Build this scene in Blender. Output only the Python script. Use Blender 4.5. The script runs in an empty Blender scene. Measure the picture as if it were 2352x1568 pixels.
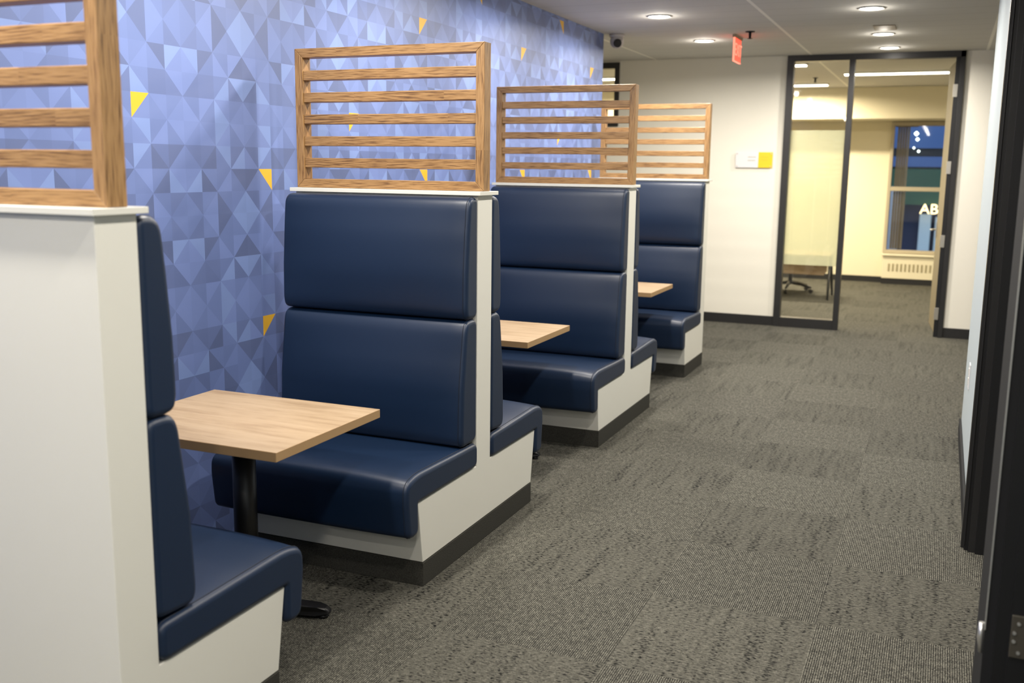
import bpy, math, random
from mathutils import Vector, Matrix
from mathutils.geometry import tessellate_polygon
random.seed(4)
sc = bpy.context.scene
COL = sc.collection
R = math.radians

# ---------------------------------------------------------------- dimensions
XL = 1.048            # aisle face of the booths
XB = 0.14             # wall end of the booths
ZC = 2.769            # ceiling
YE = 6.941            # end wall
YW = 4.743            # far end of the patterned wall
UNITS = [-2.067, 0.0, 2.198, 4.419]

# ---------------------------------------------------------------- materials
def srgb(r, g, b):
    f = lambda c: (c/255/12.92) if c <= 10 else ((c/255+.055)/1.055)**2.4
    return (f(r), f(g), f(b), 1)

def newmat(name):
    m = bpy.data.materials.new(name); m.use_nodes = True
    nt = m.node_tree
    return m, nt, nt.nodes['Principled BSDF']

def N(nt, t, **kw):
    n = nt.nodes.new(t)
    for k, v in kw.items():
        if k.startswith('i_'):
            n.inputs[int(k[2:])].default_value = v
        else:
            setattr(n, k, v)
    return n

def lk(nt, a, b): nt.links.new(a, b)

def plain(name, col, rough=.5, metal=0, noise=.0, nscale=40, bump=0, bscale=300, spec=.5, coat=0):
    m, nt, b = newmat(name)
    b.inputs['Base Color'].default_value = col
    b.inputs['Roughness'].default_value = rough
    b.inputs['Metallic'].default_value = metal
    b.inputs['Specular IOR Level'].default_value = spec
    b.inputs['Coat Weight'].default_value = coat
    tc = N(nt, 'ShaderNodeTexCoord')
    if noise:
        n = N(nt, 'ShaderNodeTexNoise'); n.inputs['Scale'].default_value = nscale; n.inputs['Detail'].default_value = 4
        mx = N(nt, 'ShaderNodeMix', data_type='RGBA')
        mx.inputs[6].default_value = tuple(c*(1-noise) for c in col[:3])+(1,)
        mx.inputs[7].default_value = tuple(min(1, c*(1+noise)) for c in col[:3])+(1,)
        lk(nt, tc.outputs['Object'], n.inputs['Vector']); lk(nt, n.outputs[0], mx.inputs[0]); lk(nt, mx.outputs[2], b.inputs['Base Color'])
    if bump:
        n = N(nt, 'ShaderNodeTexNoise'); n.inputs['Scale'].default_value = bscale; n.inputs['Detail'].default_value = 3
        bp = N(nt, 'ShaderNodeBump'); bp.inputs['Strength'].default_value = bump; bp.inputs['Distance'].default_value = .001
        lk(nt, tc.outputs['Object'], n.inputs['Vector']); lk(nt, n.outputs[0], bp.inputs['Height']); lk(nt, bp.outputs[0], b.inputs['Normal'])
    return m

def emis(name, col, s):
    m, nt, b = newmat(name)
    b.inputs['Base Color'].default_value = (0, 0, 0, 1)
    b.inputs['Emission Color'].default_value = col
    b.inputs['Emission Strength'].default_value = s
    return m

def M2(nt, op, a, b=None, c=None):
    n = N(nt, 'ShaderNodeMath', operation=op)
    for i, v in enumerate((a, b, c)):
        if v is None: continue
        if isinstance(v, (int, float)): n.inputs[i].default_value = v
        else: lk(nt, v, n.inputs[i])
    return n.outputs[0]

def ramp(nt, src, stops):
    r = N(nt, 'ShaderNodeValToRGB'); e = r.color_ramp.elements
    while len(e) < len(stops): e.new(.5)
    for i, (p, c) in enumerate(stops):
        e[i].position = p; e[i].color = c
    lk(nt, src, r.inputs[0]); return r.outputs[0]

def oak(name, axis):
    """oiled oak, grain running along the given local axis; cathedral rings cut by noise, fine dark pores"""
    m, nt, b = newmat(name)
    tc = N(nt, 'ShaderNodeTexCoord'); oi = N(nt, 'ShaderNodeObjectInfo')
    off = N(nt, 'ShaderNodeVectorMath', operation='SCALE'); off.inputs[0].default_value = (7.3, 3.1, 5.7)
    lk(nt, oi.outputs['Random'], off.inputs['Scale'])
    ad = N(nt, 'ShaderNodeVectorMath', operation='ADD')
    lk(nt, tc.outputs['Object'], ad.inputs[0]); lk(nt, off.outputs[0], ad.inputs[1])
    sx = N(nt, 'ShaderNodeSeparateXYZ'); lk(nt, ad.outputs[0], sx.inputs[0])
    ax = {'x': (0, 1, 2), 'z': (2, 1, 0)}[axis]
    cb = N(nt, 'ShaderNodeCombineXYZ')
    for i, a in enumerate(ax): lk(nt, sx.outputs[a], cb.inputs[i])   # x = along the grain
    def stretched(s, scale, detail=3):
        mp = N(nt, 'ShaderNodeVectorMath', operation='MULTIPLY'); mp.inputs[1].default_value = s
        lk(nt, cb.outputs[0], mp.inputs[0])
        n = N(nt, 'ShaderNodeTexNoise'); n.inputs['Scale'].default_value = scale; n.inputs['Detail'].default_value = detail
        lk(nt, mp.outputs[0], n.inputs['Vector']); return n.outputs[0]
    wob = stretched((.8, 2.6, 4.4), 1.1, 2)
    s2 = N(nt, 'ShaderNodeSeparateXYZ'); lk(nt, cb.outputs[0], s2.inputs[0])
    # finger joints: the board look changes along its length
    seg = M2(nt, 'FLOOR', M2(nt, 'ADD', M2(nt, 'MULTIPLY', s2.outputs[0], 2.3), .37))
    ph = M2(nt, 'ADD', M2(nt, 'MULTIPLY', s2.outputs[2], 95), M2(nt, 'ADD', M2(nt, 'MULTIPLY', wob, 17), M2(nt, 'MULTIPLY', seg, 2.6)))
    ph = M2(nt, 'ADD', ph, M2(nt, 'MULTIPLY', s2.outputs[1], 50))
    ring = M2(nt, 'MULTIPLY', M2(nt, 'POWER', M2(nt, 'FRACT', ph), 2.6), M2(nt, 'MULTIPLY', stretched((3, 9, 9), 1.1, 1), 1.6))
    pore = stretched((14, 260, 260), 1.0, 4)
    pore = M2(nt, 'MULTIPLY', M2(nt, 'SUBTRACT', .52, pore), 3.0)
    patch = stretched((2.2, 6, 6), 1.3, 2)
    v = M2(nt, 'ADD', M2(nt, 'MULTIPLY', ring, .46), M2(nt, 'MULTIPLY', pore, .75))
    v = M2(nt, 'ADD', v, M2(nt, 'MULTIPLY', M2(nt, 'SUBTRACT', patch, .5), .5))
    hsh = M2(nt, 'FRACT', M2(nt, 'MULTIPLY', M2(nt, 'SINE', M2(nt, 'ADD', M2(nt, 'MULTIPLY', seg, 12.9), M2(nt, 'MULTIPLY', oi.outputs['Random'], 40))), 437.5))
    v = M2(nt, 'ADD', v, M2(nt, 'MULTIPLY', hsh, .18))
    c = ramp(nt, v, [(0.0, srgb(160, 125, 82)), (.32, srgb(142, 108, 67)), (.6, srgb(110, 79, 47)), (1.0, srgb(66, 44, 26))])
    lk(nt, c, b.inputs['Base Color']); b.inputs['Roughness'].default_value = .42
    bp = N(nt, 'ShaderNodeBump'); bp.inputs['Strength'].default_value = .25; bp.inputs['Distance'].default_value = .001; bp.invert = True
    lk(nt, v, bp.inputs['Height']); lk(nt, bp.outputs[0], b.inputs['Normal'])
    return m

def laminate(name):
    m, nt, b = newmat(name)
    tc = N(nt, 'ShaderNodeTexCoord')
    def st(s, d=4):
        mp = N(nt, 'ShaderNodeVectorMath', operation='MULTIPLY'); mp.inputs[1].default_value = s
        lk(nt, tc.outputs['Object'], mp.inputs[0])
        n = N(nt, 'ShaderNodeTexNoise'); n.inputs['Scale'].default_value = 1; n.inputs['Detail'].default_value = d
        lk(nt, mp.outputs[0], n.inputs['Vector']); return n.outputs[0]
    v = M2(nt, 'ADD', M2(nt, 'MULTIPLY', st((3, 26, 10)), .6), M2(nt, 'MULTIPLY', st((14, 190, 60)), .4))
    c = ramp(nt, v, [(.3, srgb(180, 158, 130)), (.5, srgb(170, 147, 118)), (.66, srgb(148, 124, 96))])
    lk(nt, c, b.inputs['Base Color']); b.inputs['Roughness'].default_value = .45
    return m

def carpet():
    m, nt, b = newmat('carpet_tiles')
    tc = N(nt, 'ShaderNodeTexCoord'); sx = N(nt, 'ShaderNodeSeparateXYZ'); lk(nt, tc.outputs['Object'], sx.inputs[0])
    X, Y = sx.outputs[0], sx.outputs[1]
    tx = M2(nt, 'DIVIDE', M2(nt, 'SUBTRACT', X, 1.895), .613)
    ty = M2(nt, 'DIVIDE', M2(nt, 'SUBTRACT', Y, .358), .613)
    ix, iy = M2(nt, 'FLOOR', tx), M2(nt, 'FLOOR', ty)
    chk = M2(nt, 'ABSOLUTE', M2(nt, 'SUBTRACT', M2(nt, 'MODULO', M2(nt, 'ABSOLUTE', M2(nt, 'ADD', ix, iy)), 2), 0))
    # chk 0 = blotchy, 1 = ribbed
    def st(s, d=3, off=0, rough=.6):
        mp = N(nt, 'ShaderNodeVectorMath', operation='MULTIPLY_ADD'); mp.inputs[1].default_value = s; mp.inputs[2].default_value = (off, off*1.7, 0)
        lk(nt, tc.outputs['Object'], mp.inputs[0])
        n = N(nt, 'ShaderNodeTexNoise'); n.inputs['Scale'].default_value = 1; n.inputs['Detail'].default_value = d; n.inputs['Roughness'].default_value = rough
        lk(nt, mp.outputs[0], n.inputs['Vector']); return n.outputs[0]
    blot = M2(nt, 'ADD', M2(nt, 'MULTIPLY', st((48, 105, 1), 2), .5), M2(nt, 'MULTIPLY', st((150, 420, 1), 2, 9), .5))
    big = st((9, 24, 1), 2, 31)
    A = M2(nt, 'ADD', M2(nt, 'MULTIPLY', M2(nt, 'SUBTRACT', blot, .5), 1.5), .08)
    col = st((26, 2.2, 1), 2, 71)                                   # dark dashes gather in bands running down the aisle
    dash = st((62, 150, 1), 1, 47, .4)
    dk_ = M2(nt, 'MULTIPLY', M2(nt, 'MAXIMUM', M2(nt, 'SUBTRACT', M2(nt, 'ADD', dash, M2(nt, 'MULTIPLY', M2(nt, 'SUBTRACT', col, .5), .5)), .56), 0), 4.2)
    A = M2(nt, 'SUBTRACT', A, dk_)
    rib = M2(nt, 'SINE', M2(nt, 'MULTIPLY', X, 2*math.pi/.0074))
    spk = st((300, 90, 1), 2, 17)
    Bv = M2(nt, 'ADD', M2(nt, 'MULTIPLY', rib, .30), M2(nt, 'MULTIPLY', M2(nt, 'SUBTRACT', spk, .5), 1.9))
    Bv = M2(nt, 'ADD', Bv, M2(nt, 'MULTIPLY', M2(nt, 'SUBTRACT', st((60, 25, 1), 3, 5), .5), .8))
    mixv = N(nt, 'ShaderNodeMix'); lk(nt, chk, mixv.inputs[0]); lk(nt, A, mixv.inputs[2]); lk(nt, Bv, mixv.inputs[3])
    fine = st((520, 520, 1), 1, 3)
    v = M2(nt, 'ADD', mixv.outputs[0], M2(nt, 'MULTIPLY', M2(nt, 'SUBTRACT', fine, .5), .7))
    # per-tile tone
    th = M2(nt, 'FRACT', M2(nt, 'MULTIPLY', M2(nt, 'SINE', M2(nt, 'ADD', M2(nt, 'MULTIPLY', ix, 12.98), M2(nt, 'MULTIPLY', iy, 78.2))), 437.5))
    v = M2(nt, 'ADD', M2(nt, 'ADD', v, .5), M2(nt, 'MULTIPLY', M2(nt, 'SUBTRACT', th, .5), .05))
    c = ramp(nt, v, [(0.0, srgb(18, 19, 17)), (.32, srgb(50, 49, 45)), (.6, srgb(78, 77, 70)), (1.0, srgb(124, 122, 112))])
    lk(nt, c, b.inputs['Base Color']); b.inputs['Roughness'].default_value = .95; b.inputs['Specular IOR Level'].default_value = .15
    bp = N(nt, 'ShaderNodeBump'); bp.inputs['Strength'].default_value = .5; bp.inputs['Distance'].default_value = .003
    lk(nt, v, bp.inputs['Height']); lk(nt, bp.outputs[0], b.inputs['Normal'])
    return m

def ceiling_mat():
    m, nt, b = newmat('ceiling_tiles')
    tc = N(nt, 'ShaderNodeTexCoord'); sx = N(nt, 'ShaderNodeSeparateXYZ'); lk(nt, tc.outputs['Object'], sx.inputs[0])
    def line(src, off, per, w):
        f = M2(nt, 'FRACT', M2(nt, 'DIVIDE', M2(nt, 'SUBTRACT', src, off), per))
        d = M2(nt, 'MULTIPLY', M2(nt, 'MINIMUM', f, M2(nt, 'SUBTRACT', 1, f)), per)
        return M2(nt, 'LESS_THAN', d, w)
    main = line(sx.outputs[0], 1.482, 1.606, .013)
    thin = line(sx.outputs[1], .1, .31, .0035)
    base = (.58, .57, .535, 1)
    mx = N(nt, 'ShaderNodeMix', data_type='RGBA'); mx.inputs[6].default_value = base; mx.inputs[7].default_value = (.42, .405, .38, 1)
    lk(nt, thin, mx.inputs[0])
    m2 = N(nt, 'ShaderNodeMix', data_type='RGBA'); m2.inputs[7].default_value = (.85, .83, .76, 1)
    lk(nt, main, m2.inputs[0]); lk(nt, mx.outputs[2], m2.inputs[6]); lk(nt, m2.outputs[2], b.inputs['Base Color'])
    b.inputs['Roughness'].default_value = .9
    return m

def glass(name, tint=(1, 1, 1, 1), rough=0.0):
    m = bpy.data.materials.new(name); m.use_nodes = True; nt = m.node_tree
    nt.nodes.remove(nt.nodes['Principled BSDF'])
    out = nt.nodes['Material Output']
    fr = N(nt, 'ShaderNodeFresnel'); fr.inputs[0].default_value = 1.45
    tr = N(nt, 'ShaderNodeBsdfTransparent'); tr.inputs[0].default_value = tint
    gl = N(nt, 'ShaderNodeBsdfGlossy'); gl.inputs['Roughness'].default_value = .02
    mx = N(nt, 'ShaderNodeMixShader'); lk(nt, fr.outputs[0], mx.inputs[0]); lk(nt, tr.outputs[0], mx.inputs[1]); lk(nt, gl.outputs[0], mx.inputs[2])
    lk(nt, mx.outputs[0], out.inputs[0]); return m

def frosted(name):
    m = bpy.data.materials.new(name); m.use_nodes = True; nt = m.node_tree
    nt.nodes.remove(nt.nodes['Principled BSDF'])
    out = nt.nodes['Material Output']
    tl = N(nt, 'ShaderNodeBsdfTranslucent'); tl.inputs[0].default_value = (.86, .88, .77, 1)
    tr = N(nt, 'ShaderNodeBsdfTransparent'); tr.inputs[0].default_value = (.86, .88, .78, 1)
    df = N(nt, 'ShaderNodeBsdfDiffuse'); df.inputs[0].default_value = (.8, .82, .74, 1)
    m1 = N(nt, 'ShaderNodeMixShader'); m1.inputs[0].default_value = .25; lk(nt, tl.outputs[0], m1.inputs[1]); lk(nt, df.outputs[0], m1.inputs[2])
    m2 = N(nt, 'ShaderNodeMixShader'); m2.inputs[0].default_value = .5; lk(nt, m1.outputs[0], m2.inputs[1]); lk(nt, tr.outputs[0], m2.inputs[2])
    lk(nt, m2.outputs[0], out.inputs[0]); return m

MT = dict(
    white=plain('white_laminate', srgb(216, 215, 206), .42, noise=.01, nscale=3),
    paint=plain('warm_white_paint', srgb(222, 219, 208), .75, bump=.15, bscale=250),
    cream=plain('cream_paint', srgb(216, 208, 182), .8, bump=.1, bscale=200),
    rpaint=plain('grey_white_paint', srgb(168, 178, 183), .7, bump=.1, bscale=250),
    black=plain('black_frame', (.018, .018, .019, 1), .35, noise=.05),
    black2=plain('dark_frame_step', (.007, .0075, .009, 1), .4),
    charcoal=plain('charcoal_frame_face', (.016, .0165, .018, 1), .8, spec=.15),
    kick=plain('speckled_carpet_kick', (.044, .043, .037, 1), .95, noise=.9, nscale=260, bump=.6, bscale=500, spec=.1),
    vinyl=plain('navy_vinyl', (.0035, .0145, .042, 1), .42, noise=.04, nscale=5, bump=.12, bscale=700, spec=.52),
    seam=plain('navy_thread', (.004, .010, .026, 1), .6),
    oakx=oak('oak_along', 'x'), oakz=oak('oak_upright', 'z'),
    lam=laminate('light_oak_laminate'),
    edge=plain('light_oak_edge_band', srgb(160, 130, 92), .45, noise=.06, nscale=12),
    pole=plain('black_powder_coat', (.006, .006, .007, 1), .38),
    metal=plain('satin_metal', (.55, .53, .48, 1), .35, metal=.9),
    hinge=plain('dull_bronze_hinge', (.10, .092, .075, 1), .5, metal=.6),
    silver=plain('bright_metal_edge', (.75, .75, .73, 1), .3, metal=.9),
    tan=plain('tan_door_veneer', srgb(122, 112, 90), .6, noise=.05, nscale=6),
    carpet=carpet(), ceil=ceiling_mat(),
    glass=glass('clear_glass'), frost=frosted('frosted_film'),
    lamp=emis('downlight_glow', (1, .97, .9, 1), 14),
    lampw=emis('linear_light_glow', (1, .93, .74, 1), 9),
    red=emis('exit_red_glow', (1, .09, .05, 1), 1.6),
    redl=emis('exit_letter_glow', (1, .22, .14, 1), 2.0),
    yellow=plain('yellow_plate', srgb(222, 188, 30), .4),
    signw=plain('white_plate', srgb(214, 212, 215), .35),
    signt=plain('grey_sign_print', srgb(182, 182, 176), .5),
    signy=plain('ochre_sign_print', srgb(214, 180, 30), .5),
    camw=plain('grey_camera_housing', srgb(178, 174, 172), .45),
    trimw=plain('white_light_trim', srgb(200, 198, 190), .5),
    beige=plain('beige_plate', srgb(150, 136, 112), .6),
    blind=plain('tan_blind_fabric', srgb(150, 132, 96), .8),
    winf=plain('beige_window_frame', srgb(165, 155, 134), .5),
    alloy=plain('grey_grille', srgb(150, 140, 110), .5),
)

# ---------------------------------------------------------------- mesh helpers
class MB:
    def __init__(s): s.v = []; s.f = []; s.mi = []; s.sm = []
    def add(s, vs, fs, mi=0, sm=False):
        o = len(s.v); s.v += [tuple(v) for v in vs]
        for f in fs: s.f.append(tuple(o+i for i in f)); s.mi.append(mi); s.sm.append(sm)
    def box(s, x0, x1, y0, y1, z0, z1, mi=0):
        vs = [(x, y, z) for z in (z0, z1) for y in (y0, y1) for x in (x0, x1)]
        s.add(vs, [(0, 2, 3, 1), (4, 5, 7, 6), (0, 1, 5, 4), (2, 6, 7, 3), (0, 4, 6, 2), (1, 3, 7, 5)], mi); return s
    def prism(s, poly, a0, a1, axis='x', mi=0):
        """extrude a 2D polygon; axis x: poly is (y,z); axis y: (x,z); axis z: (x,y)"""
        n = len(poly)
        P = {'x': lambda a, p: (a, p[0], p[1]), 'y': lambda a, p: (p[0], a, p[1]), 'z': lambda a, p: (p[0], p[1], a)}[axis]
        vs = [P(a0, p) for p in poly]+[P(a1, p) for p in poly]
        fs = [(i, (i+1) % n, n+(i+1) % n, n+i) for i in range(n)]+[tuple(range(n))[::-1], tuple(range(n, 2*n))]
        s.add(vs, fs, mi); return s
    def tube(s, pts, r, n=10, mi=0, closed=False, caps=True):
        pts = [Vector(p) for p in pts]; rings = []; m = len(pts); o = len(s.v)
        rr = r if isinstance(r, (list, tuple)) else [r]*m
        up = Vector((0, 0, 1)); prev = None
        for i, p in enumerate(pts):
            if closed: t = pts[(i+1) % m]-pts[i-1]
            else: t = pts[min(i+1, m-1)]-pts[max(i-1, 0)]
            t.normalize()
            a = prev if prev else (Vector((0, 0, 1)) if abs(t.z) < .9 else Vector((1, 0, 0)))
            u = (a-t*a.dot(t)).normalized(); prev = u; w = t.cross(u)
            for k in range(n):
                th = 2*math.pi*k/n; s.v.append(tuple(p+(u*math.cos(th)+w*math.sin(th))*rr[i]))
        for i in range(m if closed else m-1):
            a = o+i*n; b_ = o+((i+1) % m)*n
            for k in range(n):
                s.f.append((a+k, a+(k+1) % n, b_+(k+1) % n, b_+k)); s.mi.append(mi); s.sm.append(True)
        if caps and not closed:
            s.f.append(tuple(o+k for k in range(n))[::-1]); s.mi.append(mi); s.sm.append(False)
            s.f.append(tuple(o+(m-1)*n+k for k in range(n))); s.mi.append(mi); s.sm.append(False)
        return s
    def lathe(s, prof, c, n=28, mi=0):
        """prof list of (r,z) revolved round vertical axis through c=(x,y)"""
        o = len(s.v)
        for r, z in prof:
            for k in range(n):
                th = 2*math.pi*k/n; s.v.append((c[0]+r*math.cos(th), c[1]+r*math.sin(th), z))
        for i in range(len(prof)-1):
            for k in range(n):
                s.f.append((o+i*n+k, o+i*n+(k+1) % n, o+(i+1)*n+(k+1) % n, o+(i+1)*n+k)); s.mi.append(mi); s.sm.append(True)
        s.f.append(tuple(o+k for k in range(n))[::-1]); s.mi.append(mi); s.sm.append(False)
        s.f.append(tuple(o+(len(prof)-1)*n+k for k in range(n))); s.mi.append(mi); s.sm.append(False)
        return s
    def build(s, name, mats, parent=None, origin=(0, 0, 0), bevel=0, seg=3):
        me = bpy.data.meshes.new(name)
        ox, oy, oz = origin
        me.from_pydata([(a-ox, b-oy, c-oz) for a, b, c in s.v], [], s.f)
        for m in (mats if isinstance(mats, (list, tuple)) else [mats]): me.materials.append(MT[m] if isinstance(m, str) else m)
        me.polygons.foreach_set('material_index', s.mi); me.polygons.foreach_set('use_smooth', s.sm)
        me.validate(); me.update()
        import bmesh
        bm = bmesh.new(); bm.from_mesh(me); bmesh.ops.recalc_face_normals(bm, faces=bm.faces); bm.to_mesh(me); bm.free()
        o = bpy.data.objects.new(name, me); o.location = origin; COL.objects.link(o)
        if parent: 
            o.parent = parent; o.location = (ox, oy, oz)
        if bevel:
            md = o.modifiers.new('bevel', 'BEVEL'); md.width = bevel; md.segments = seg; md.limit_method = 'ANGLE'; md.angle_limit = R(40)
            md.harden_normals = False
        return o

def empty(name, loc, label=None, cat=None, group=None, kind=None):
    o = bpy.data.objects.new(name, None); o.location = loc; o.empty_display_size = .1; COL.objects.link(o)
    tag(o, label, cat, group, kind); return o

def tag(o, label=None, cat=None, group=None, kind=None):
    if label: o['label'] = label
    if cat: o['category'] = cat
    if group: o['group'] = group
    if kind: o['kind'] = kind
    return o

def struct(o): o['kind'] = 'structure'; return o

def copy_tree(o, parent=None):
    c = o.copy(); COL.objects.link(c)
    if parent: c.parent = parent
    for ch in list(o.children): copy_tree(ch, c)
    return c

# ---------------------------------------------------------------- setting
struct(MB().box(-3.4, 5.2, -7.6, 12.2, -.06, 0).build('floor', 'carpet'))
struct(MB().box(-3.4, 5.2, -7.6, 12.2, ZC, ZC+.08).build('ceiling', 'ceil'))

# patterned wall: every cell of the printed grid is split along a diagonal (x = 0 plane)
LV = [srgb(85, 98, 138), srgb(91, 106, 151), srgb(97, 114, 163), srgb(104, 122, 174), srgb(112, 133, 184)]
wall_mats = []
for i, c in enumerate(LV):
    for j, tw in enumerate((.975, 1.03)):
        wall_mats.append(plain('wallpaper_blue_%s%s' % ('abcde'[i], 'xy'[j]), tuple(min(1, q*tw) for q in c[:3])+(1,), .46, spec=.45))
wall_mats.append(plain('wallpaper_yellow', srgb(214, 166, 48), .5, spec=.35))
# upper / lower triangle tone for cell rows 0..7 and columns 0..7
PAT = {
 0: [(4, 2), (1, 0), (0, 2), (1, 2), (1, 0), (4, 2), (1, 4), (1, 3)],
 1: [(4, 3), (2, 3), (3, 2), (3, 2), (2, 3), (4, 3), (3, 2), (3, 2)],
 2: [(3, 3), (3, 2), (2, 3), (2, 3), (3, 2), (3, 4), (2, 3), (2, 3)],
 3: [(2, 4), (1, 1), (3, 1), (3, 1), (1, 1), (2, 4), (4, 1), (4, 1)],
 4: [(2, 3), (0, 2), (4, 3), (4, 3), (0, 2), (2, 3), (3, 0), (3, 0)],
 5: [(0, 2), (3, 2), (2, 1), (2, 1), (3, 2), (0, 2), (4, 2), (4, 2)],
 6: [(2, 0), (2, 3), (1, 2), (1, 2), (2, 3), (2, 0), (2, 4), (1, 4)],
 7: [(3, 2), (2, 0), (3, 4), (3, 4), (2, 0), (2, 3), (0, 2), (0, 2)],
}
YEL = {(0, 2), (8, -1), (8, 8), (8, -8), (0, 11), (0, -5)}     # (column mod 16, row): printed yellow upper triangles
S = .0945
wl = MB(); Y0 = -.889; Z0 = 1.608
cmin, cmax = math.floor((-7.5-Y0)/S), math.ceil((YW-Y0)/S)
rmin, rmax = math.floor((0-Z0)/S), math.ceil((ZC-Z0)/S)
for c in range(cmin, cmax):
    for r in range(rmin, rmax):
        y0, y1 = Y0+c*S, min(Y0+(c+1)*S, YW); z0, z1 = max(0, Z0+r*S), min(ZC, Z0+(r+1)*S)
        up, lo = PAT[r % 8][c % 8]
        stripe = 1 if (c % 2) == 0 else 0
        mu = 10 if ((c % 16), r) in YEL or ((c % 16), r) in {(a, b_-16) for a, b_ in YEL} else up*2+stripe
        ml = lo*2+(1-stripe if (r % 3) else stripe)
        a, b_, cc, d = (0, y0, z0), (0, y1, z0), (0, y1, z1), (0, y0, z1)
        if (c+r) % 2 == 0:   # "/" : upper-left, lower-right
            wl.add([a, cc, d], [(0, 1, 2)], mu); wl.add([a, b_, cc], [(0, 1, 2)], ml)
        else:
            wl.add([b_, cc, d], [(0, 1, 2)], mu); wl.add([a, b_, d], [(0, 1, 2)], ml)
wl.add([(0, YW, 0), (-3.35, YW, 0), (-3.35, YW, ZC), (0, YW, ZC)], [(0, 1, 2, 3)], 11)
wl.add([(0, -7.5, 0), (-.1, -7.5, 0), (-.1, -7.5, ZC), (0, -7.5, ZC)], [(0, 1, 2, 3)], 11)
struct(wl.build('wall_left', wall_mats+['paint']))

# end wall pieces around the glazing
ew = MB()
ew.box(-3.35, -.525, YE, YE+.11, 0, 2.075); ew.box(-.525, 1.255, YE, YE+.11, 0, ZC)
ew.box(-3.35, -.525, YE, YE+.11, 2.75, ZC); ew.box(2.908, 3.175, YE, YE+.11, 0, ZC); ew.box(3.3, 5.2, YE, YE+.11, 0, ZC)
struct(ew.build('wall_end', 'paint'))
struct(MB().box(-.0, 1.255, YE-.012, YE, 0, .1).box(2.908, 3.175, YE-.012, YE, 0, .1).box(-3.2, 0, YE-.012, YE, 0, .1).build('baseboard_end', 'black', bevel=.002))
# outer shell
struct(MB().box(-3.45, -3.35, YW, 12.2, 0, ZC).build('wall_side', 'cream'))
struct(MB().box(-.1, 5.2, -7.6, -7.5, 0, ZC).build('wall_near', 'paint'))
struct(MB().box(5.2, 5.3, -7.6, 12.2, 0, ZC).build('wall_far_right', 'paint'))
# right-hand wall block with the two black door frames
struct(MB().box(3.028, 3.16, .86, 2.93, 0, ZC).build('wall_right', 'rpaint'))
struct(MB().box(3.014, 3.028, .86, 2.93, 0, .1).build('baseboard_right', 'charcoal', bevel=.002))
o = MB()
o.box(3.005, 3.175, .80, .86, 0, ZC)
o.box(3.018, 3.163, .77, .80, 0, ZC, 1); o.box(3.034, 3.163, .752, .77, 0, ZC); o.box(3.06, 3.163, .736, .752, 0, ZC, 1)
o.box(3.016, 3.019, .764, .772, .02, ZC, 2)
d2 = struct(o.build('door_2', ['black', 'black2', 'charcoal']))
d3 = empty('door_3', (3.0, -.9, 0), kind='structure')
o = MB(); o.box(2.997, 3.16, -1.22, -.9, 0, ZC); o.box(3.02, 3.16, -1.236, -1.22, 0, ZC, 1); o.box(3.05, 3.16, -1.25, -1.236, 0, ZC, 1)
o.build('frame', ['charcoal', 'black2'], d3).location = (-3.0, .9, 0)
o = MB().box(2.995, 2.998, -1.2235, -1.2195, .5, ZC-.02)
x = o.build('edge_strip', 'silver', d3); x.location = (-3.0, .9, 0)
o = MB().tube([(2.994, -1.2, .43), (2.99, -1.2, .47), (2.99, -1.2, .51)], [.006, .009, .007], 10)
x = o.build('strip_clip', 'silver', d3); x.location = (-3.0, .9, 0)
o = MB().box(3.052, 3.13, -1.257, -1.25, .455, .565); 
h = o.build('hinge', 'hinge', d3, bevel=.002); h.location = (-3.0, .9, 0)
for (hx, hz) in ((3.068, .545), (3.060, .52), (3.060, .498), (3.072, .47)):
    s_ = MB().tube([(hx, -1.2575, hz), (hx, -1.2605, hz)], .0042, 12).build('screw', 'silver', h)
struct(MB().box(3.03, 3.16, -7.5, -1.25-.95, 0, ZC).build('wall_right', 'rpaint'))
# outlet on the right wall
ou = empty('wall_outlet', (3.028, 2.2, .51), 'white outlet plate low on the right-hand white wall beyond the black frame', 'outlet')
MB().box(3.022, 3.0281, 2.15, 2.25, .44, .58).build('cover_plate', 'signw', ou, bevel=.002).location = (-3.028, -2.2, -.51)
x = MB().box(3.0195, 3.0225, 2.18, 2.22, .52, .555).box(3.0195, 3.0225, 2.18, 2.22, .465, .5).build('socket', 'trimw', ou); x.location = (-3.028, -2.2, -.51)

# glass front: fixed pane (window_1) and open door (door_1)
w1 = empty('window_1', (1.58, YE, 0), kind='structure')
def child(mb, name, mat, par, **k):
    o = mb.build(name, mat, par, **k); o.location = -Vector(par.location); 
    return o
f = MB()
f.box(1.25, 1.315, YE-.03, YE+.08, 0, ZC); f.box(1.315, 1.852, YE-.03, YE+.08, 0, .1); f.box(1.315, 1.852, YE-.03, YE+.08, 2.71, ZC)
f.box(1.852, 1.905, YE-.03, YE+.08, 0, ZC)
child(f, 'window_frame', 'black', w1, bevel=.002)
child(MB().box(1.315, 1.852, YE+.02, YE+.03, .1, 2.71), 'pane', 'glass', w1)
child(MB().box(1.316, 1.851, YE+.0305, YE+.0325, .655, 2.03), 'frosted_film', 'frost', w1)
d1 = empty('door_1', (2.86, YE, 0), kind='structure')
f = MB(); f.box(1.905, 2.908, YE-.03, YE+.08, 2.71, ZC); f.box(2.862, 2.908, YE-.03, YE+.08, 0, ZC); f.box(2.822, 2.862, YE, YE+.08, 0, ZC, 1)
child(f, 'door_frame', ['black', 'black2'], d1, bevel=.002)
lf = [(2.835, YE+.085), (2.868, YE+.085), (2.803, YE+.99), (2.768, YE+.985)]
leaf = child(MB().prism(lf, .008, 2.70, 'z'), 'door_leaf', 'tan', d1, bevel=.002)
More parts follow.
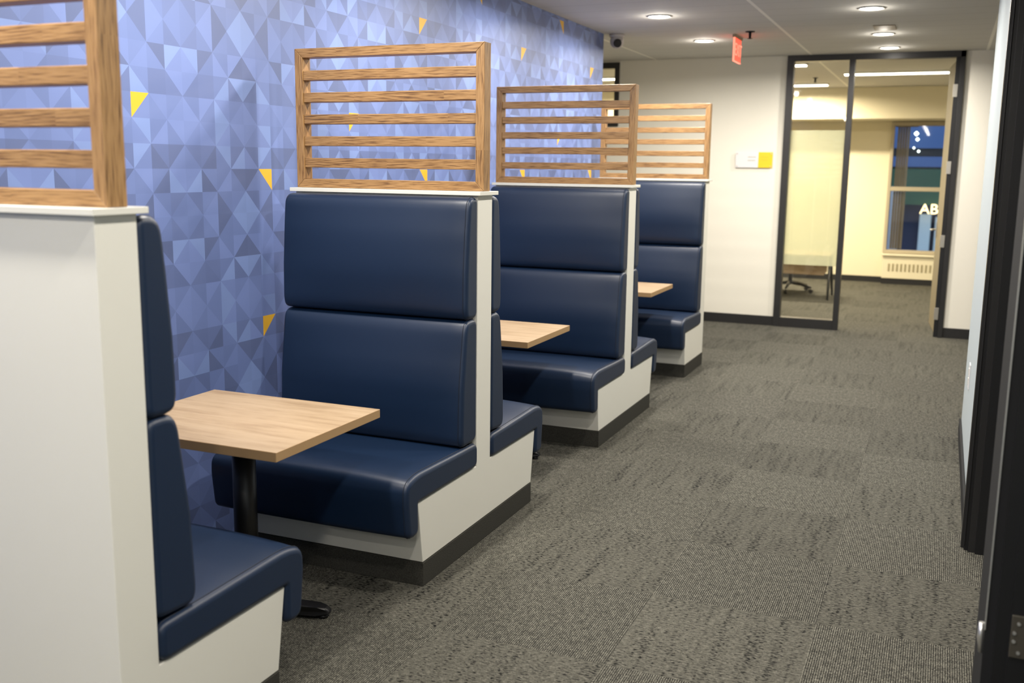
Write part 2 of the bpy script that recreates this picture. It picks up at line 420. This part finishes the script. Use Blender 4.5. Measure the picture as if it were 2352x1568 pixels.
for z in (2.40, 1.67, .955, .235):
    child(MB().box(2.815, 2.856, YE-.008, YE, z-.06, z+.06), 'hinge', 'metal', d1, bevel=.001)
x = MB().tube([(2.772, YE+.93, 1.02), (2.72, YE+.93, 1.02), (2.715, YE+.92, 1.02), (2.722, YE+.81, 1.02)], .009, 10).build('handle', 'metal', leaf); x.location = (0, 0, 0)
x = MB().box(2.762, 2.772, YE+.90, YE+.96, .93, 1.1).build('handle_plate', 'metal', leaf); x.location = (0, 0, 0)

# clerestory at the far left and black frame at the far right of the end wall
w2 = empty('window_2', (-1.7, YE, 2.08), kind='structure')
f = MB(); f.box(-3.3, -.525, YE-.02, YE+.08, 2.69, 2.752); f.box(-.575, -.525, YE-.02, YE+.08, 2.075, 2.69); f.box(-3.3, -.575, YE-.02, YE+.08, 2.075, 2.11); f.box(-3.35, -3.3, YE-.02, YE+.08, 2.075, 2.75)
child(f, 'window_frame', 'black', w2); child(MB().box(-3.3, -.575, YE+.02, YE+.03, 2.11, 2.69), 'pane', 'glass', w2)
struct(MB().box(3.175, 3.3, YE-.03, YE+.1, 0, ZC).build('trim_1', 'black'))

# back room
bw = MB()
bw.box(-3.35, 2.045, 12.0, 12.1, 0, ZC); bw.box(2.045, 3.2, 12.0, 12.1, 2.33, ZC); bw.box(2.045, 3.2, 12.0, 12.1, 0, .44); bw.box(3.2, 5.2, 12.0, 12.1, 0, ZC)
struct(bw.build('wall_back', 'cream'))
struct(MB().box(-3.3, 5.2, 11.2, 11.99, 2.34, ZC-.002).build('trim_2', 'cream', bevel=.004))
struct(MB().box(-3.3, 2.06, 11.985, 12.0, 0, .085).box(3.2, 5.2, 11.985, 12.0, 0, .085).build('baseboard_back', 'black'))
w3 = empty('window_3', (2.6, 12.0, .44), kind='structure')
f = MB(); f.box(2.045, 2.09, 11.93, 12.06, .44, 2.33); f.box(3.15, 3.2, 11.93, 12.06, .44, 2.33); f.box(2.09, 3.15, 11.93, 12.06, 2.27, 2.33)
f.box(2.09, 3.15, 11.93, 12.06, .44, .49); f.box(2.09, 3.15, 11.93, 12.06, 1.345, 1.405)
child(f, 'window_frame', 'winf', w3, bevel=.004); child(MB().box(2.09, 3.15, 11.99, 11.996, .49, 1.345), 'pane', 'glass', w3)
child(MB().box(2.09, 3.15, 11.99, 11.996, 1.405, 2.27), 'pane', 'glass', w3)
bl = MB()
for k in range(5): bl.prism([(2.13+k*.034, 12.04), (2.155+k*.034, 12.075), (2.158+k*.034, 12.072), (2.133+k*.034, 12.037)], .5, 2.26, 'z')
bl = bl.box(2.1, 2.4, 12.035, 12.08, 2.26, 2.30)
bo = bl.build('window_blind', 'blind', origin=(2.2, 12.05, 1.4)); tag(bo, 'tan vertical blind drawn to the left side of the far window', 'blind')
ra = empty('radiator_cover', (2.6, 11.8, 0), 'cream radiator cover with slotted grille below the far window', 'radiator cover')
rc = MB(); rc.box(2.06, 3.2, 11.8, 11.984, .085, .415)
child(rc, 'casing', 'cream', ra, bevel=.004)
child(MB().box(2.06, 3.2, 11.81, 11.98, 0, .085), 'plinth', 'black', ra)
child(MB().box(2.04, 3.21, 11.77, 11.925, .415, .436), 'sill', 'cream', ra, bevel=.003)
g = MB()
for k in range(18): g.box(2.14+k*.056, 2.166+k*.056, 11.796, 11.8, .19, .30)
child(g, 'grille', 'alloy', ra)

# linear ceiling lights in the back room
def linear(x0, x1, y, lab, first=[None]):
    t = empty('linear_ceiling_light', ((x0+x1)/2, y, ZC), lab, 'ceiling light', 'linear lights in the back room')
    x = MB().box(-(x1-x0)/2-.012, (x1-x0)/2+.012, -.075, .075, -.018, 0).build('housing', 'trimw', t); x.location = (0, 0, 0)
    x = MB().box(-(x1-x0)/2, (x1-x0)/2, -.063, .063, -.028, -.018).build('diffuser', 'lampw', t); x.location = (0, 0, 0)
    return t
linear(1.62, 2.76, 9.0, 'long linear ceiling light seen through the open door at the end')
linear(.10, 1.27, 10.5, 'linear ceiling light seen lower through the fixed glass pane')
linear(.16, 1.33, 7.75, 'linear ceiling light cut by the top of the fixed glass pane')
linear(-2.2, -1.02, 10.5, 'unseen linear light added deepest in the back room, brightening the wall behind the high window at left')  # added fixture, out of view; lifts the dark wall behind the high window
linear(-2.2, -1.02, 8.9, 'linear ceiling light seen through the small high window at left')

# low table and swivel chair behind the glass
tb = empty('side_table', (1.0, 9.7, 0), 'pale wooden table with black splayed legs seen through the glass pane', 'table')
child(MB().box(.35, 1.55, 9.38, 10.02, .545, .57), 'tabletop', 'lam', tb, bevel=.004)
child(MB().prism([(.42, .54), (1.50, .54), (1.50, .34), (1.46, .29), (.46, .29), (.42, .34)], 9.66, 9.68, 'y'), 'panel', 'lam', tb)
for sx in (1.53, .37):
    for ey in (9.40, 10.0):
        child(MB().tube([(sx, 9.70+(-.03 if ey < 9.7 else .03), .545), (sx+(.02 if sx > 1 else -.02), ey, .002)], [.022, .015], 10), 'leg', 'black', tb)
ch = empty('swivel_chair', (.98, 10.15, 0), 'black swivel chair base behind the table past the glass', 'chair')
for k in range(5):
    a = 2*math.pi*k/5-.35; dx, dy = math.cos(a), math.sin(a)
    lg = child(MB().tube([(.98, 10.15, .13), (.98+dx*.16, 10.15+dy*.16, .11), (.98+dx*.31, 10.15+dy*.31, .075)], [.028, .02, .014], 8), 'base_arm', 'black', ch)
    x = MB().tube([(.98+dx*.31-dy*.02, 10.15+dy*.31+dx*.02, .03), (.98+dx*.31+dy*.02, 10.15+dy*.31-dx*.02, .03)], .028, 14).build('castor', 'black', lg); x.location = (0, 0, 0)
child(MB().tube([(.98, 10.15, .1), (.98, 10.15, .40)], .026, 12), 'column', 'black', ch)
child(MB().box(.76, 1.2, 9.95, 10.37, .40, .46), 'seat', 'charcoal', ch, bevel=.03)

# street beyond the far window (dusk)
dk = plain('dusk_blue_cladding', srgb(70, 96, 140), .6); gr = plain('green_awning', srgb(34, 74, 48), .7)
navy = plain('dark_blue_shopfront', srgb(28, 46, 84), .5); pil = plain('white_pillar', srgb(205, 215, 212), .6)
bd = empty('street_building', (3, 20, 0), 'blue and green shopfront across the street seen through the far window', 'building')
child(MB().box(-3, 9, 20, 20.4, 2.12, 4.5).box(-3, 9, 19.9, 20, 1.72, 1.94), 'wall', dk, bd)
child(MB().box(-3, 9, 20.1, 20.4, 1.7, 2.12), 'window_band', MT['black2'], bd)
child(MB().box(-3, 9, 20.1, 20.4, -1.5, 1.7), 'shopfront', navy, bd)
child(MB().prism([(20.1, 1.70), (19.7, 1.66), (19.6, .92), (20.1, .92)], -3, 9, 'x'), 'awning', gr, bd)
child(MB().box(2.36, 2.60, 19.8, 20.05, -1.4, .72).box(2.68, 2.9, 19.8, 20.05, -1.4, .66), 'pillar', pil, bd, bevel=.02)
child(MB().box(1.75, 1.95, 19.6, 19.8, -1.4, 1.3), 'post', MT['camw'], bd)
def text(body, size, loc, rot, mat, name, par=None, ext=.01):
    c = bpy.data.curves.new(name, 'FONT'); c.body = body; c.size = size; c.extrude = ext; c.align_x = 'LEFT'
    c.materials.append(mat)
    o = bpy.data.objects.new(name+'_tmp', c); COL.objects.link(o)
    dg = bpy.context.evaluated_depsgraph_get(); me = bpy.data.meshes.new_from_object(o.evaluated_get(dg))
    bpy.data.objects.remove(o); m = bpy.data.objects.new(name, me); COL.objects.link(m)
    m.location = loc; m.rotation_euler = rot
    if par: m.parent = par; m.location = Vector(loc)-Vector(par.location)
    return m
sgl = emis('warm_sign_glow', (1, .82, .42, 1), 3.2)
text('AB', .30, (2.36, 19.42, .74), (R(90), 0, 0), sgl, 'sign_letters', bd, .03)
gl2 = emis('street_lamp_glow', (.85, 1, .95, 1), 5)
for (lx, lz, r_) in ((2.17, 2.42, .05), (2.20, 2.30, .04), (2.14, 2.12, .025), (2.24, 2.05, .03)):
    child(MB().lathe([(.001, lz-r_), (r_, lz), (.001, lz+r_)], (lx, 19.7), 12), 'lamp', gl2, bd)
struct(MB().box(-8, 14, 12.2, 24, -1.6, -1.5).build('floor_street', plain('street_asphalt', srgb(40, 42, 48), .9)))

# ---------------------------------------------------------------- downlights
AX = [(.72, 5.45), (.72, 3.88), (.72, 2.31), (.72, .74), (.72, -.83), (.72, -2.4), (.72, -3.97), (.72, -5.54)]
BX = [(2.24, 6.47), (2.24, 5.43), (2.24, 3.96), (2.24, 2.39), (2.24, .82), (2.24, -.75), (2.24, -2.32), (2.24, -3.89), (2.24, -5.46)]
VIS = {(.72, 5.45): 'round ceiling downlight beside the red exit sign',
       (.72, 3.88): 'round ceiling downlight nearest the patterned wall, above the third screen',
       (2.24, 6.47): 'round ceiling downlight closest to the black glass front',
       (2.24, 5.43): 'round ceiling downlight just below the beige ceiling plate',
       (2.24, 3.96): 'round ceiling downlight highest in view on the right side'}
me_ring = None
def downlight(x, y):
    global me_ring
    lab = VIS.get((x, y), 'round ceiling downlight further along the aisle towards the viewer')
    t = empty('downlight', (x, y, ZC), lab, 'ceiling light', 'round ceiling downlights')
    if me_ring is None:
        a = MB().lathe([(.073, 0), (.092, -.001), (.094, -.006), (.088, -.009), (.078, -.006), (.073, -.001)], (0, 0), 40).build('trim_ring', 'trimw', t)
        b_ = MB().lathe([(.076, -.001), (.076, -.0055), (.001, -.0065)], (0, 0), 40).build('lens', 'lamp', t)
        me_ring = (a.data, b_.data)
    else:
        for n, me in zip(('trim_ring', 'lens'), me_ring):
            c = bpy.data.objects.new(n, me); COL.objects.link(c); c.parent = t
    return t
PW_A, PW_B = 36.0, 31.0
LCOL = (1.0, .93, .83)
for (x, y) in AX+BX:
    downlight(x, y)
    l = bpy.data.lights.new('downlight_beam', 'AREA'); l.shape = 'DISK'; l.size = .14; l.energy = (PW_A if x < 1 else PW_B)*(.85 if y < -1.5 else (1.3 if y > 5 else (1.15 if y > 3 else 1)))
    l.color = LCOL; l.spread = R(168)
    o = bpy.data.objects.new('downlight_beam', l); o.location = (x, y, ZC-.012); COL.objects.link(o)
    p = bpy.data.lights.new('downlight_glow', 'POINT'); p.shadow_soft_size = .03; p.energy = l.energy*.06; p.color = LCOL
    o = bpy.data.objects.new('downlight_glow', p); o.location = (x, y, ZC-.05); COL.objects.link(o)
for (x0, x1, y) in ((1.62, 2.76, 9.0), (.10, 1.27, 10.5), (-2.2, -1.02, 10.5), (.16, 1.33, 7.75), (-2.2, -1.02, 8.9), (3.2, 4.4, 9.0)):  # the deepest one at left is an added, unseen lamp brightening the back wall
    l = bpy.data.lights.new('linear_beam', 'AREA'); l.shape = 'RECTANGLE'; l.size = x1-x0; l.size_y = .12; l.energy = 40 if y < 10 or x0 > 1 else (170 if x0 > 0 else 90)
    l.color = (1, .87, .63); l.spread = R(170)
    o = bpy.data.objects.new('linear_beam', l); o.location = ((x0+x1)/2, y, ZC-.034); COL.objects.link(o)

# ---------------------------------------------------------------- ceiling things
ex = empty('exit_sign', (1.06, 5.25, ZC), 'glowing red exit sign seen almost edge-on hanging from the ceiling', 'exit sign')
child(MB().box(1.045, 1.075, 5.08, 5.39, ZC-.025, ZC), 'mounting_bar', 'beige', ex)
child(MB().box(1.055, 1.065, 5.09, 5.38, 2.553, ZC-.025), 'panel', 'red', ex)
child(MB().box(1.052, 1.068, 5.084, 5.09, 2.547, ZC-.02).box(1.052, 1.068, 5.084, 5.386, 2.547, 2.553), 'border', 'redl', ex)
text('EXIT', .15, (1.0655, 5.105, 2.60), (R(90), 0, R(90)), MT['redl'], 'letters', ex, .001)
sp = empty('sprinkler_head', (1.214, 4.96, ZC), 'small dark sprinkler head on the ceiling right of the exit sign', 'sprinkler')
child(MB().lathe([(.04, ZC), (.04, ZC-.004), (.012, ZC-.008), (.01, ZC-.05), (.004, ZC-.055)], (1.214, 4.96), 20), 'body', 'charcoal', sp)
child(MB().lathe([(.02, ZC-.055), (.022, ZC-.058), (.004, ZC-.062)], (1.214, 4.96), 16), 'deflector', 'black', sp)
cm = empty('security_camera', (.10, 4.80, ZC), 'grey turret security camera on the ceiling at the end of the patterned wall', 'security camera')
child(MB().lathe([(.066, ZC), (.066, ZC-.02), (.058, ZC-.03), (.02, ZC-.032)], (.10, 4.80), 28), 'mount', 'camw', cm)
sph = [(max(.001, .060*math.sin(R(a))), ZC-.062+.060*math.cos(R(a))) for a in range(0, 181, 15)]
child(MB().lathe(sph, (.105, 4.79), 24), 'housing', 'camw', cm)
child(MB().tube([(.122, 4.752, ZC-.078), (.133, 4.727, ZC-.088)], [.037, .032], 20), 'lens', 'black2', cm)
tag(MB().box(2.19, 2.355, 4.89, 5.17, ZC-.006, ZC).build('access_plate', 'beige', origin=(2.27, 5.03, ZC), bevel=.001), 'small beige rectangular plate on the ceiling behind the downlight', 'plate')
# back-room sprinkler
sp2 = empty('sprinkler_head', (1.22, 9.55, ZC), 'dark sprinkler head on the back room ceiling seen through the glass', 'sprinkler')
child(MB().lathe([(.035, ZC), (.03, ZC-.006), (.012, ZC-.01), (.01, ZC-.05), (.024, ZC-.055), (.004, ZC-.06)], (1.22, 9.55), 16), 'body', 'charcoal', sp2)

# room sign
rs = empty('room_sign', (.96, YE, 1.73), 'white wall sign with a yellow right end beside the glass front', 'sign')
child(MB().box(.775, 1.008, YE-.018, YE-.012, 1.648, 1.808), 'white_panel', 'signw', rs, bevel=.001)
child(MB().box(1.008, 1.152, YE-.018, YE-.012, 1.648, 1.808), 'yellow_panel', 'yellow', rs, bevel=.001)
for (x0, x1, zz, m_) in ((.900, .985, 1.757, 'signt'), (.900, .978, 1.722, 'signt'), (1.035, 1.11, 1.757, 'signy'), (1.038, 1.105, 1.727, 'signy')):
    child(MB().box(x0, x1, YE-.0186, YE-.018, zz-.006, zz+.006), 'text_line', m_, rs)
for (a, z) in ((.79, 1.792), (.79, 1.664), (1.137, 1.792), (1.137, 1.664)):
    child(MB().tube([(a, YE, z), (a, YE-.022, z)], .006, 12), 'standoff', 'metal', rs)

# ---------------------------------------------------------------- booths
def offset(poly, d):
    """inset a closed polygon (counter-clockwise or not) by d with mitres"""
    n = len(poly); A = sum(poly[i][0]*poly[(i+1) % n][1]-poly[(i+1) % n][0]*poly[i][1] for i in range(n)); sgn = 1 if A > 0 else -1
    out = []
    for i in range(n):
        p0, p1, p2 = Vector(poly[i-1]), Vector(poly[i]), Vector(poly[(i+1) % n])
        e1 = (p1-p0).normalized(); e2 = (p2-p1).normalized()
        n1 = Vector((-e1.y, e1.x))*sgn; n2 = Vector((-e2.y, e2.x))*sgn
        m = (n1+n2); L = max(.35, (1+n1.dot(n2))); m = m/L
        out.append((p1+m*d)[:])
    return out

def roundpoly(pts, n=6):
    """pts: list of (y, z, radius)"""
    out = []; m = len(pts)
    for i in range(m):
        p0, p1, p2 = Vector(pts[i-1][:2]), Vector(pts[i][:2]), Vector(pts[(i+1) % m][:2]); r = pts[i][2]
        if r <= 0: out.append(p1[:]); continue
        a = (p0-p1); b_ = (p2-p1); ra = min(r, a.length*.48); rb = min(r, b_.length*.48)
        A = p1+a.normalized()*ra; B = p1+b_.normalized()*rb
        for k in range(n+1):
            t = k/n; out.append(((1-t)**2*A+2*t*(1-t)*p1+t*t*B)[:])
    return out

def subdivide(poly, step=.03):
    out = []; n = len(poly)
    for i in range(n):
        a, b_ = Vector(poly[i]), Vector(poly[(i+1) % n]); k = max(1, int((b_-a).length/step))
        for j in range(k): out.append((a+(b_-a)*j/k)[:])
    return out

def cushion(pts, x0, x1, er=.016, puff=None):
    """upholstered block: rounded profile lofted along x with soft ends. puff(y,z,t)->(dy,dz)"""
    base = subdivide(roundpoly(pts))
    rows = []
    xs = []
    K = 5
    for k in range(K+1):
        a = (math.pi/2)*k/K
        xs.append((x0+er*(1-math.sin(a)), er*(1-math.cos(a+0))*0+er*(1-math.sin(a))*0+er*math.cos(a)*.0+er*(1-math.cos(math.pi/2-a)) ))
    # quarter round: x from x0 (inset er) to x0+er (inset 0)
    xs = [(x0+er*(1-math.cos(math.pi/2*k/K)), er*(1-math.sin(math.pi/2*k/K))) for k in range(K+1)]
    mid = [x0+er+(x1-x0-2*er)*k/14 for k in range(1, 14)]
    allx = xs+[(m, 0) for m in mid]+[(x0+x1-a, i) for a, i in xs[::-1]]
    mb = MB(); n = len(base); rings = []
    for X, ins in allx:
        q = offset(base, ins) if ins > 1e-6 else base
        t = (X-x0)/(x1-x0); w = 1-abs(2*t-1)**3
        ring = []
        for (y, z) in q:
            dy, dz = puff(y, z, w, t) if puff else (0, 0)
            ring.append((X, y+dy, z+dz))
        rings.append(ring)
    vs = [v for r in rings for v in r]; fs = []
    for i in range(len(rings)-1):
        for k in range(n):
            fs.append((i*n+k, i*n+(k+1) % n, (i+1)*n+(k+1) % n, (i+1)*n+k))
    mb.add(vs, fs, 0, True)
    for rg in (rings[0], rings[-1]):
        tris = tessellate_polygon([[Vector((0, p[1], p[2])) for p in rg]])
        mb.add(rg, [tuple(t) for t in tris], 0, False)
    # sewn seam running round the cushion just inside its aisle end
    xe = x1-er*1.0
    te = (xe-x0)/(x1-x0); we = 1-abs(2*te-1)**3; seam = []
    for p in offset(base, -.0008):
        dy, dz = puff(p[0], p[1], we, te) if puff else (0, 0)
        seam.append((xe, p[0]+dy, p[1]+dz))
    return mb, seam

def make_booth(sides, post=(-.07, .074), back=None):
    """sides: list of +1 / -1. Local origin at unit centre line on the floor, wall at x = 0."""
    lo, hi = post
    root = empty('booth_seating', (0, 0, 0))
    # white end-and-core panel: T shaped in the aisle plane
    pts = [(lo, 1.513), (hi, 1.513)]
    base_hi = [(hi, .355), (.607, .355), (.566, .1)] if +1 in sides else []
    base_lo = [(-.562, .1), (-.600, .355), (lo, .355)] if -1 in sides else []
    if not base_hi: base_hi = [(hi, .1)]
    if not base_lo: base_lo = [(lo, .1)]
    poly = pts+base_hi+base_lo
    mb = MB().prism(poly, XB+.012, XL, 'x'); mb.build('panel_body', 'white', root, bevel=.0025)
    k0 = -.563 if -1 in sides else lo; k1 = .567 if +1 in sides else hi
    MB().box(XB+.014, XL+.002, k0, k1, 0, .0975).build('kick_base', 'kick', root, bevel=.002)
    MB().box(XB-.006, XL+.02, lo-.022, hi+.02, 1.513, 1.529).build('cap', 'white', root, bevel=.0015)
    for s in sides:
        yb = hi if s > 0 else -lo
        def mir(pts): return [(s*p[0], p[1], p[2]) for p in pts]
        # seat with a front flap hanging over the base
        seat = mir([(yb+.002, .357, .034), (.607, .357, .004), (.603, .236, .034), (.685, .231, .034), (.703, .38, .02), (.700, .452, .040), (.62, .474, .05), (.3, .466, .0), (yb+.002, .462, .034)])
        def pf(y, z, w, t, s=s):
            if z > .43: return (0, .016*w*min(1, max(0, (abs(y)-.12)/.3)))
            if abs(y) > .66: return (s*.010*w, 0)
            if abs(y) > .55 and z < .26: return (0, .006*math.sin(t*17)*w-.003)
            return (0, 0)
        mb, seam = cushion(seat, XB, XL+.010, .018, pf)
        c = mb.build('seat_cushion', 'vinyl', root)
        MB().tube(seam, .0016, 6, closed=True).build('seam', 'seam', c)
        low = mir([(yb+.001, .475, .034), (.205, .468, .034), (.222, .50, .03), (.212, .72, .0), (.178, .975, .036), (.150, 1.002, .034), (yb+.001, 1.000, .034)])
        def pl(y, z, w, t, s=s, a=.49, b_=.99):
            if abs(y) > yb+.05: return (s*.021*w*math.sin(math.pi*min(1, max(0, (z-a)/(b_-a)))), 0)
            return (0, 0)
        mb, seam = cushion(low, XB+.004, XL+.003, .018, pl)
        c = mb.build('lower_back_cushion', 'vinyl', root)
        MB().tube(seam, .0016, 6, closed=True).build('seam', 'seam', c)
        upp = mir([(yb+.001, 1.004, .034), (.165, 1.003, .034), (.180, 1.04, .03), (.176, 1.2, .0), (.160, 1.40, .05), (.148, 1.502, .045), (yb+.001, 1.509, .034)])
        def pu(y, z, w, t, s=s, a=1.01, b_=1.48):
            if abs(y) > yb+.05: return (s*.021*w*math.sin(math.pi*min(1, max(0, (z-a)/(b_-a)))), 0)
            return (0, 0)
        mb, seam = cushion(upp, XB+.004, XL+.003, .018, pu)
        c = mb.build('upper_back_cushion', 'vinyl', root)
        MB().tube(seam, .0016, 6, closed=True).build('seam', 'seam', c)
    return root

GB = 'navy booth benches along the patterned wall'
proto = make_booth([1, -1]); proto.location = (0, UNITS[1], 0)
tag(proto, 'double-sided navy booth bench in the middle foreground, just beyond the nearest table', 'booth bench', GB)
b3 = copy_tree(proto); b3.location = (0, UNITS[2], 0)
tag(b3, 'double-sided navy booth bench between the second and the farthest table', 'booth bench', GB)
b1 = make_booth([1], (-.066, .066)); b1.location = (0, UNITS[0], 0)
tag(b1, 'nearest booth bench with a plain white back panel at the left edge', 'booth bench', GB)
b4 = make_booth([-1], (-.07, .065)); b4.location = (-.016, UNITS[3], 0); b4.scale = (1, 1, 1.012)
tag(b4, 'farthest one-sided navy booth bench closest to the white end wall', 'booth bench', GB)

# ---------------------------------------------------------------- slatted screens
def make_screen():
    root = empty('slatted_screen', (0, 0, 0))
    x0, x1, z0, z1, w, d = .134, 1.056, 0.0, .602, .0390, .032
    def member(poly, name, mat, o):
        m = MB().prism([(p[0]-o[0], p[1]-o[2]) for p in poly], -d, d, 'y').build(name, mat, root, bevel=.0025)
        m.location = o; return m
    member([(x0, z1), (x1, z1), (x1-w, z1-w), (x0+w, z1-w)], 'top_rail', 'oakx', ((x0+x1)/2, 0, z1))
    member([(x0, z0), (x0+w, z0+w), (x1-w, z0+w), (x1, z0)], 'bottom_rail', 'oakx', ((x0+x1)/2, 0, z0))
    member([(x0, z0), (x0, z1), (x0+w, z1-w), (x0+w, z0+w)], 'stile', 'oakz', (x0, 0, .3))
    member([(x1, z0), (x1-w, z0+w), (x1-w, z1-w), (x1, z1)], 'stile', 'oakz', (x1, 0, .3))
    for k in range(5):
        zc = .1095+k*.0945
        m = MB().box(-(x1-x0)/2+w, (x1-x0)/2-w, -.026, .028, -.021, .021).build('slat', 'oakx', root, bevel=.003); m.location = ((x0+x1)/2, 0, zc)
    return root
GS = 'oak slatted screens on top of the booths'
s2 = make_screen(); s2.location = (0, 0, 1.529)
tag(s2, 'sharp oak slatted screen standing on the middle booth bench', 'screen', GS)
for (y, dz, dx, lab) in ((UNITS[0], 0, 0, 'large blurred oak slatted screen on the nearest booth, cut off at upper left'),
                (UNITS[2], 0, 0, 'oak slatted screen on the third booth, overlapping the farthest screen'),
                (UNITS[3], .019, -.022, 'smallest oak slatted screen on the farthest booth before the white end wall')):
    c = copy_tree(s2); c.location = (dx, y, 1.529+dz); tag(c, lab, 'screen', GS)

# ---------------------------------------------------------------- tables
def make_table(w=.762, d=.64):
    root = empty('booth_table', (0, 0, 0))
    # core with separate top laminate and edge band
    t = MB().box(-w/2, w/2, -d/2, d/2, .708, .740).build('tabletop', ['lam', 'edge'], root, bevel=.0012, seg=1)
    for p in t.data.polygons:
        if abs(p.normal.z) < .5: p.material_index = 1
    MB().lathe([(.042, .03), (.042, .70)], (.004, 0), 32).build('column', 'pole', root)
    MB().box(-.2, .2, -.2, .2, .700, .708).build('mounting_plate', 'pole', root)
    MB().lathe([(.075, .018), (.075, .056), (.05, .066), (.045, .075)], (0, 0), 32).build('hub', 'pole', root)
    for k in range(4):
        a = k*math.pi/2+R(16.5)
        prof = [(.03, .050), (.05, .050), (.20, .044), (.27, .038), (.298, .033), (.312, .022), (.314, .008), (.26, .004), (.05, .010), (.03, .012)]
        m = MB(); hw = .029; n = len(prof); ca, sa = math.cos(a), math.sin(a)
        vs = []
        for sgn in (-1, 1):
            for (r, z) in prof:
                e = hw*(1 if r < .29 else .6); vs.append((r*ca-sgn*e*sa, r*sa+sgn*e*ca, z+.008))
        fs = [(i, (i+1) % n, n+(i+1) % n, n+i) for i in range(n)]+[tuple(range(n)), tuple(range(n, 2*n))]
        m.add(vs, fs); f_ = m.build('foot', 'pole', root, bevel=.006)
        MB().lathe([(.018, 0), (.018, .012)], (.285*ca, .285*sa), 14).build('glide', 'black2', f_)
    return root
GT = 'light oak booth tables'
t1 = make_table(); t1.location = (.571, -1.034, 0); t1.rotation_euler = (0, 0, 0)
tag(t1, 'nearest light oak table on a black column, left foreground', 'table', GT)
for (x, y, lab) in ((.52, 1.185, 'second light oak table, half hidden by the middle booth bench'), (.535, 3.52, 'farthest and smallest light oak table, in front of the last booth')):
    c = copy_tree(t1); c.location = (x, y, 0); tag(c, lab, 'table', GT)

# ---------------------------------------------------------------- world and camera
w = bpy.data.worlds.new('dusk'); sc.world = w; w.use_nodes = True
bg = w.node_tree.nodes['Background']; bg.inputs[0].default_value = (.30, .42, .60, 1); bg.inputs[1].default_value = 2.6
ya, pi_, ro, f_px = .3999, -.1725, .0124, 2313.1
K = 1.12
cam = bpy.data.cameras.new('camera'); co = bpy.data.objects.new('camera', cam); COL.objects.link(co)
Fv = Vector((-math.sin(ya)*math.cos(pi_), math.cos(ya)*math.cos(pi_), math.sin(pi_)))
Rv = Vector((math.cos(ya), math.sin(ya), 0)); Uv = Rv.cross(Fv)
R2 = Rv*math.cos(ro)+Uv*math.sin(ro); U2 = -Rv*math.sin(ro)+Uv*math.cos(ro)
mat = Matrix((R2, U2, -Fv)).transposed().to_4x4(); mat.translation = Vector((2.5152*K, -3.4609*K, 1.46*K))
co.matrix_world = mat
cam.sensor_fit = 'HORIZONTAL'; cam.sensor_width = 36; cam.lens = f_px/2352*36; cam.clip_start = .05
cam.dof.use_dof = True; cam.dof.focus_distance = 4.3; cam.dof.aperture_fstop = 2.6
sc.camera = co
sc.view_settings.view_transform = 'Standard'; sc.view_settings.look = 'None'; sc.view_settings.gamma = 1
sc.view_settings.use_curve_mapping = False; sc.view_settings.exposure = 0.0
